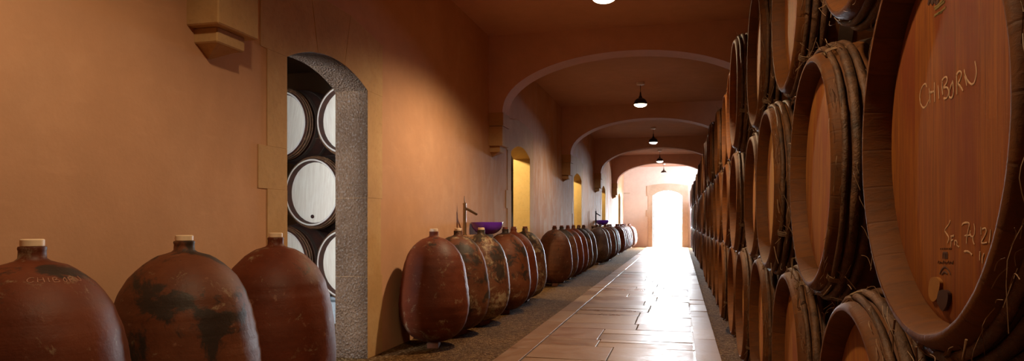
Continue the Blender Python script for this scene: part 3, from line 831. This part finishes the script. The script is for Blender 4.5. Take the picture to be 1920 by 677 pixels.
JARS = [  # y, dx, material, mesh seed, pale cap, label
    (1.68, 0, T_CLEAN, 1, 1, 'smooth red terracotta jar with faded chalk writing on its shoulder, cut by the left edge'),
    (2.34, 0, T_SOOT, 2, 1, 'terracotta jar with a large black sooty patch on its shoulder'),
    (2.976, 0, T_LOW, 3, 1, 'terracotta jar standing directly before the nearest doorway'),
    (5.19, 0, T_LOW, 1, 1, 'smooth red terracotta jar just beyond the nearest doorway, lichen near its foot'),
    (5.80, 0, T_MOTTLE, 2, 1, 'brown mottled terracotta jar, second beyond the nearest doorway'),
    (6.40, .04, T_CRUST, 3, 1, 'cream and black crusted terracotta jar beside the front tap'),
    (7.27, .06, T_SOOT, 1, 0, 'dull brown terracotta jar just beyond the front purple basin'),
    (7.86, .01, T_LOW, 2, 0, 'red terracotta jar, second last before the second doorway'),
    (8.47, .01, T_CRUST, 3, 0, 'terracotta jar with cream crust on its shoulder, last before the second doorway'),
    (10.62, 0, T_BROWN, 2, 0, 'plain brown terracotta jar, first beyond the second doorway'),
    (11.28, 0, T_MOTTLE, 3, 0, 'mottled terracotta jar, second beyond the second doorway'),
    (11.93, 0, T_CLEAN, 1, 0, 'red terracotta jar, third beyond the second doorway'),
    (12.58, 0, T_LOW, 2, 0, 'red terracotta jar, fourth beyond the second doorway'),
    (13.25, 0, T_MOTTLE, 3, 0, 'dark mottled terracotta jar, fifth beyond the second doorway'),
    (13.95, 0, T_DARK, 1, 0, 'dark mottled terracotta jar, last before the third doorway'),
    (16.25, 0, T_DARK, 2, 0, 'blackened terracotta jar, first beyond the third doorway'),
    (16.90, 0, T_DARK, 3, 0, 'dark terracotta jar, second beyond the third doorway'),
    (17.55, .06, T_BROWN, 1, 0, 'brown terracotta jar, third beyond the third doorway'),
    (18.22, .06, T_BROWN, 2, 0, 'brown terracotta jar, fourth beyond the third doorway'),
    (18.88, .03, T_MOTTLE, 3, 0, 'mottled terracotta jar, fifth beyond the third doorway'),
    (19.50, 0, T_CLEAN, 1, 0, 'red terracotta jar, last before the fourth doorway'),
    (21.40, 0, T_LOW, 2, 0, 'terracotta jar lit white by the end doorway, first beyond the fourth side doorway'),
    (22.05, 0, T_BROWN, 3, 0, 'terracotta jar lit white by the end doorway, second beyond the fourth side doorway'),
    (22.70, 0, T_CLEAN, 1, 0, 'terracotta jar lit white by the end doorway, third beyond the fourth side doorway'),
    (23.35, 0, T_LOW, 2, 0, 'terracotta jar lit white by the end doorway, fourth beyond the fourth side doorway'),
    (24.00, 0, T_BROWN, 3, 0, 'terracotta jar lit white by the end doorway, fifth beyond the fourth side doorway'),
    (24.65, 0, T_CLEAN, 1, 0, 'terracotta jar lit white by the end doorway, last before the fifth side doorway'),
    (26.60, 0, T_BROWN, 2, 0, 'terracotta jar in the far left corner, last but one of the row'),
    (27.25, 0, T_CLEAN, 3, 0, 'terracotta jar in the far left corner, last of the row'),
]
rj = random.Random(4)
JAR_OBJ = []
for i, (y, dx, mt, sd, pc, lb) in enumerate(JARS):
    sz = (1.02, 1.05, 1.03, 1.0)[i] if i < 4 else rj.uniform(.985, 1.01)
    t = thing('terracotta_jar', lb, 'jar', (jx + dx, y, 0), rj.uniform(0, 6.28) if i else 0, 'terracotta jars along the left wall')
    # the origin is on the gravel, the jar itself rests on its block
    t.scale = (sz, sz, 1)
    link('vessel', jar_me(sd, mt), t)
    link('stopper' if pc else 'lid', ME_PALECAP if pc else ME_REDCAP, t)
    JAR_OBJ.append(t)
    where = lb.split(',')[0]
    b = link('wooden_block', ME_BLOCK, None, (jx + dx, y - .0, 0), (0, 0, rj.uniform(-.3, .3)))
    tag(b, 'small reddish block under the ' + ' '.join(lb.replace(',', '').split()[:11]), 'block', 'blocks under the jars')
# faded chalk on the first jar's shoulder: the same word as on the barrel
m = MB(); st, W = word('CHIBORN', [1, 1, .5, 1, .8, 1, 1])
a0 = math.atan2(-1.68, 1.93)
for s_ in st:
    pts = []
    for q in smooth_path(s_):
        a = a0 + (-.10 + 1.05 * q[0] / W); z = .826 + .013 * q[1] - .006 * q[0] / W
        r = jar_fn(1, .035, a, z, jar_r(z)) + .0004; pts.append((r * cos(a), r * sin(a), z + .0006))
    m.tube(pts, .0014, 5)
jw = m.obj('chalk_word', M_FAINT, JAR_OBJ[0]); jw['label'] = 'faint chalk word'

# ------------------------------------------------------------------ basins and taps
def basin(y, x, z0, lb, r=.175, hh=.133):
    pr_o = [(0, .0), (0, .030), (.004, .055)]
    for k in range(1, 13):
        t = k / 12; pr_o.append((.004 + (hh - .004) * t ** 1.55, .055 + (r - .055) * sin(t * pi / 2) ** .9))
    pr_i = [(z, max(0, rr_ - .008)) for z, rr_ in reversed(pr_o[2:])]
    pr_i = [(hh + .002, r - .004)] + pr_i[1:] + [(.012, .0)]
    m = MB(); m.lathe(pr_o + pr_i, 56, 'z', cap0=False, cap1=False)
    t = thing('basin', lb, 'basin', (x, y, z0), 0, 'purple basins on the left wall')
    m.obj('bowl', M_PURPLE, t, 40)
    m = MB(); m.lathe([(.0125, 0), (.0125, .018), (.015, .02), (.017, .016), (.017, 0)], 20, 'z', cap0=False, cap1=False); m.obj('drain', M_CHROME, t, 40)
    return t
def tap(y, x, z0, lb, mat, hh, ang):
    t = thing('tap', lb, 'tap', (x, y, z0), 0, 'tall taps on the left wall')
    m = MB(); m.lathe([(0, .0), (0, .024), (.008, .026), (.012, .018), (hh - .02, .017), (hh - .01, .019), (hh, .019), (hh + .006, .012), (hh + .006, 0)], 24, 'z', cap0=False, cap1=False); m.obj('column', mat, t, 40)
    d = Vector((cos(ang), sin(ang), -.42)).normalized(); p = Vector((0, 0, hh - .045))
    m = MB(); m.tube([p, p + d * .10, p + d * .165, p + d * .17], [.013, .0135, .0135, .011], 16); m.obj('spout', mat, t, 40)
    m = MB(); m.tube([(0, 0, hh), (-.002, 0, hh + .03), (-.004, .004, hh + .075)], [.006, .0055, .004], 10); m.obj('lever', mat, t, 40)
    return t
def shelf(y0, y1, z, lb):
    m = MB(); m.box(XW, -2.045, y0, y1, z - .03, z, ch=.003)
    for yy in (y0 + .12, y1 - .12):
        m.prism([(XW, yy - .012, z - .03), (-2.12, yy - .012, z - .03), (XW, yy - .012, z - .13)], (0, .024, 0))
    o = m.obj('wall_shelf', M_SHELF); return tag(o, lb, 'shelf', 'wall shelves under the basins')
SZ = .868
shelf(6.50, 7.40, SZ, 'narrow stone wall shelf carrying the front purple basin')
basin(7.17, -2.052, SZ, 'purple bowl basin behind the jars in the front bay')
tap(6.62, -2.13, SZ, 'tall bronze tap at the front purple basin', M_FAUCET, .325, .95)
SF = .925
shelf(17.55, 18.75, SF, 'narrow stone wall shelf carrying the far purple basin')
basin(18.45, -2.05, SF, 'purple bowl basin far down the left wall')
tap(17.70, -2.13, SF, 'tall black tap at the far purple basin', M_BLACKMETAL, .36, .9)
for y, x, lb in ((7.17, -2.12, 'white waste pipe below the front purple basin'), (18.45, -2.12, 'white waste pipe below the far purple basin')):
    m = MB(); m.tube([(x, y, SZ - .03), (x, y, SZ - .14), (x - .02, y, SZ - .17), (XW - .005, y, SZ - .18)], .02, 14)
    tag(m.obj('waste_pipe', M_WHITE, None, 40), lb, 'pipe', 'waste pipes')

# ------------------------------------------------------------------ hanging lamps
LX = -.62
def make_lamp(y, x, ceil, drop, lens_mat, lb, watts, col):
    t = thing('pendant_lamp', lb, 'lamp', (x, y, ceil), 0, 'pendant lamps on the corridor ceiling')
    m = MB(); m.lathe([(0, .0), (0, .058), (-.012, .066), (-.035, .062), (-.046, .03), (-.046, 0)], 32, 'z', cap0=False, cap1=False); m.obj('canopy', M_CHROME, t, 40)
    zl = -drop
    m = MB(); m.tube([(0, 0, -.03), (0, 0, zl + .20)], .004, 8); m.obj('cord', M_LAMPDARK, t)
    m = MB(); m.lathe([(zl + .21, 0), (zl + .21, .008), (zl + .15, .016), (zl + .12, .030), (zl + .10, .034), (zl + .10, 0)], 28, 'z', cap0=False, cap1=False); m.obj('socket', M_LAMPDARK, t, 50)
    # metal shade, open below
    pr = [(zl + .105, .03)] + [(zl + .105 - .095 * (1 - cos(k / 8 * pi / 2)), .03 + .075 * sin(k / 8 * pi / 2)) for k in range(1, 9)]
    pr2 = [(z - .003, r - .003) for z, r in reversed(pr)]
    m = MB(); m.lathe(pr + pr2, 36, 'z', cap0=False, cap1=True); m.obj('shade', M_LAMPDARK, t, 50)
    pr = [(zl + .012, .0), (zl + .012, .096)] + [(zl + .010 - .045 * sin(k / 8 * pi / 2), .100 * cos(k / 8 * pi / 2) + .0001) for k in range(0, 9)]
    m = MB(); m.lathe(pr, 36, 'z', cap0=False, cap1=False); m.obj('glass', lens_mat, t, 50)
    if watts:
        ld = bpy.data.lights.new('lamp_light', 'SPOT'); ld.energy = watts; ld.color = col; ld.spot_size = radians(156); ld.spot_blend = .5; ld.shadow_soft_size = .06
        lo = bpy.data.objects.new('bulb', ld); COL.objects.link(lo); lo.parent = t; lo.location = (0, 0, zl - .10)
    return t
WARM = (1, .70, .41); WARM2 = (1, .74, .50)
LAMPS = [
 (1.40, M_LENS_HOT, 'warm lit pendant lamp above the camera, before the first arch', 118, WARM),
 (5.72, M_LENS_HOT, 'bright warm pendant lamp at the top edge, nearest of the row', 222, WARM),
 (11.05, M_LENS_HOT, 'lit warm pendant lamp seen whole below the ceiling of the second bay', 110, WARM2),
 (16.35, M_LENS_DIM, 'dim pendant lamp with dark globe in the third bay', 85, (1, .93, .88)),
 (21.5, M_LENS_WHITE, 'small lit pendant lamp in the fourth bay', 28, (1, .85, .68)),
 (26.6, M_LENS_WHITE, 'farthest pendant lamp, before the end wall', 40, (1, .92, .84))]
for y, lm, lb, w, c in LAMPS: make_lamp(y, LX, H, .36, lm, lb, w, c)
# lamps of the neighbouring cellar
for y, w in ((9.5, 200), (15.1, 165), (20.4, 130)):
    ld = bpy.data.lights.new('cellar_light', 'POINT'); ld.energy = w; ld.color = (1, .74, .36); ld.shadow_soft_size = .08
    lo = bpy.data.objects.new('cellar_light', ld); COL.objects.link(lo); lo.location = (-3.2, y - .1, 2.5)

# ------------------------------------------------------------------ daylight
W = bpy.data.worlds.new('sky'); SC.world = W; W.use_nodes = True
bg = W.node_tree.nodes['Background']; bg.inputs[0].default_value = (.86, .93, 1, 1); bg.inputs[1].default_value = 230
def portal(loc, rot, sx, sy):
    ld = bpy.data.lights.new('daylight_portal', 'AREA'); ld.shape = 'RECTANGLE'; ld.size = sx; ld.size_y = sy
    ld.cycles.is_portal = True
    o = bpy.data.objects.new('daylight_portal', ld); COL.objects.link(o); o.location = loc; o.rotation_euler = rot
portal(((EX0 + EX1) / 2, YE + .31, 1.14), (radians(-90), 0, 0), EX1 - EX0 + .1, 2.34)
portal((-3.075, 1.29, 1.55), (radians(90), 0, 0), .67, .72)

portal((XR + .21, (WY0 + WY1) / 2, (WZ0 + WZ1) / 2), (radians(90), 0, radians(90)), WY1 - WY0, WZ1 - WZ0)  # sky light through the added slit window

# ------------------------------------------------------------------ camera
cd = bpy.data.cameras.new('camera'); cam = bpy.data.objects.new('camera', cd); COL.objects.link(cam)
cd.sensor_width = 36; cd.lens = 24; cd.shift_y = (417 - 338.5) / 1920; cd.clip_start = .02
cam.location = (0, 0, 1.0); cam.rotation_euler = (radians(90), 0, math.atan(316 / 1280))
SC.camera = cam

SC.view_settings.view_transform = 'Standard'; SC.view_settings.look = 'None'
SC.view_settings.exposure = 0; SC.view_settings.gamma = 1; SC.view_settings.use_curve_mapping = False
cy_ = SC.cycles
cy_.use_denoising = True; cy_.max_bounces = 10; cy_.diffuse_bounces = 6; cy_.glossy_bounces = 4
cy_.sample_clamp_indirect = 3; cy_.caustics_reflective = False; cy_.caustics_refractive = False
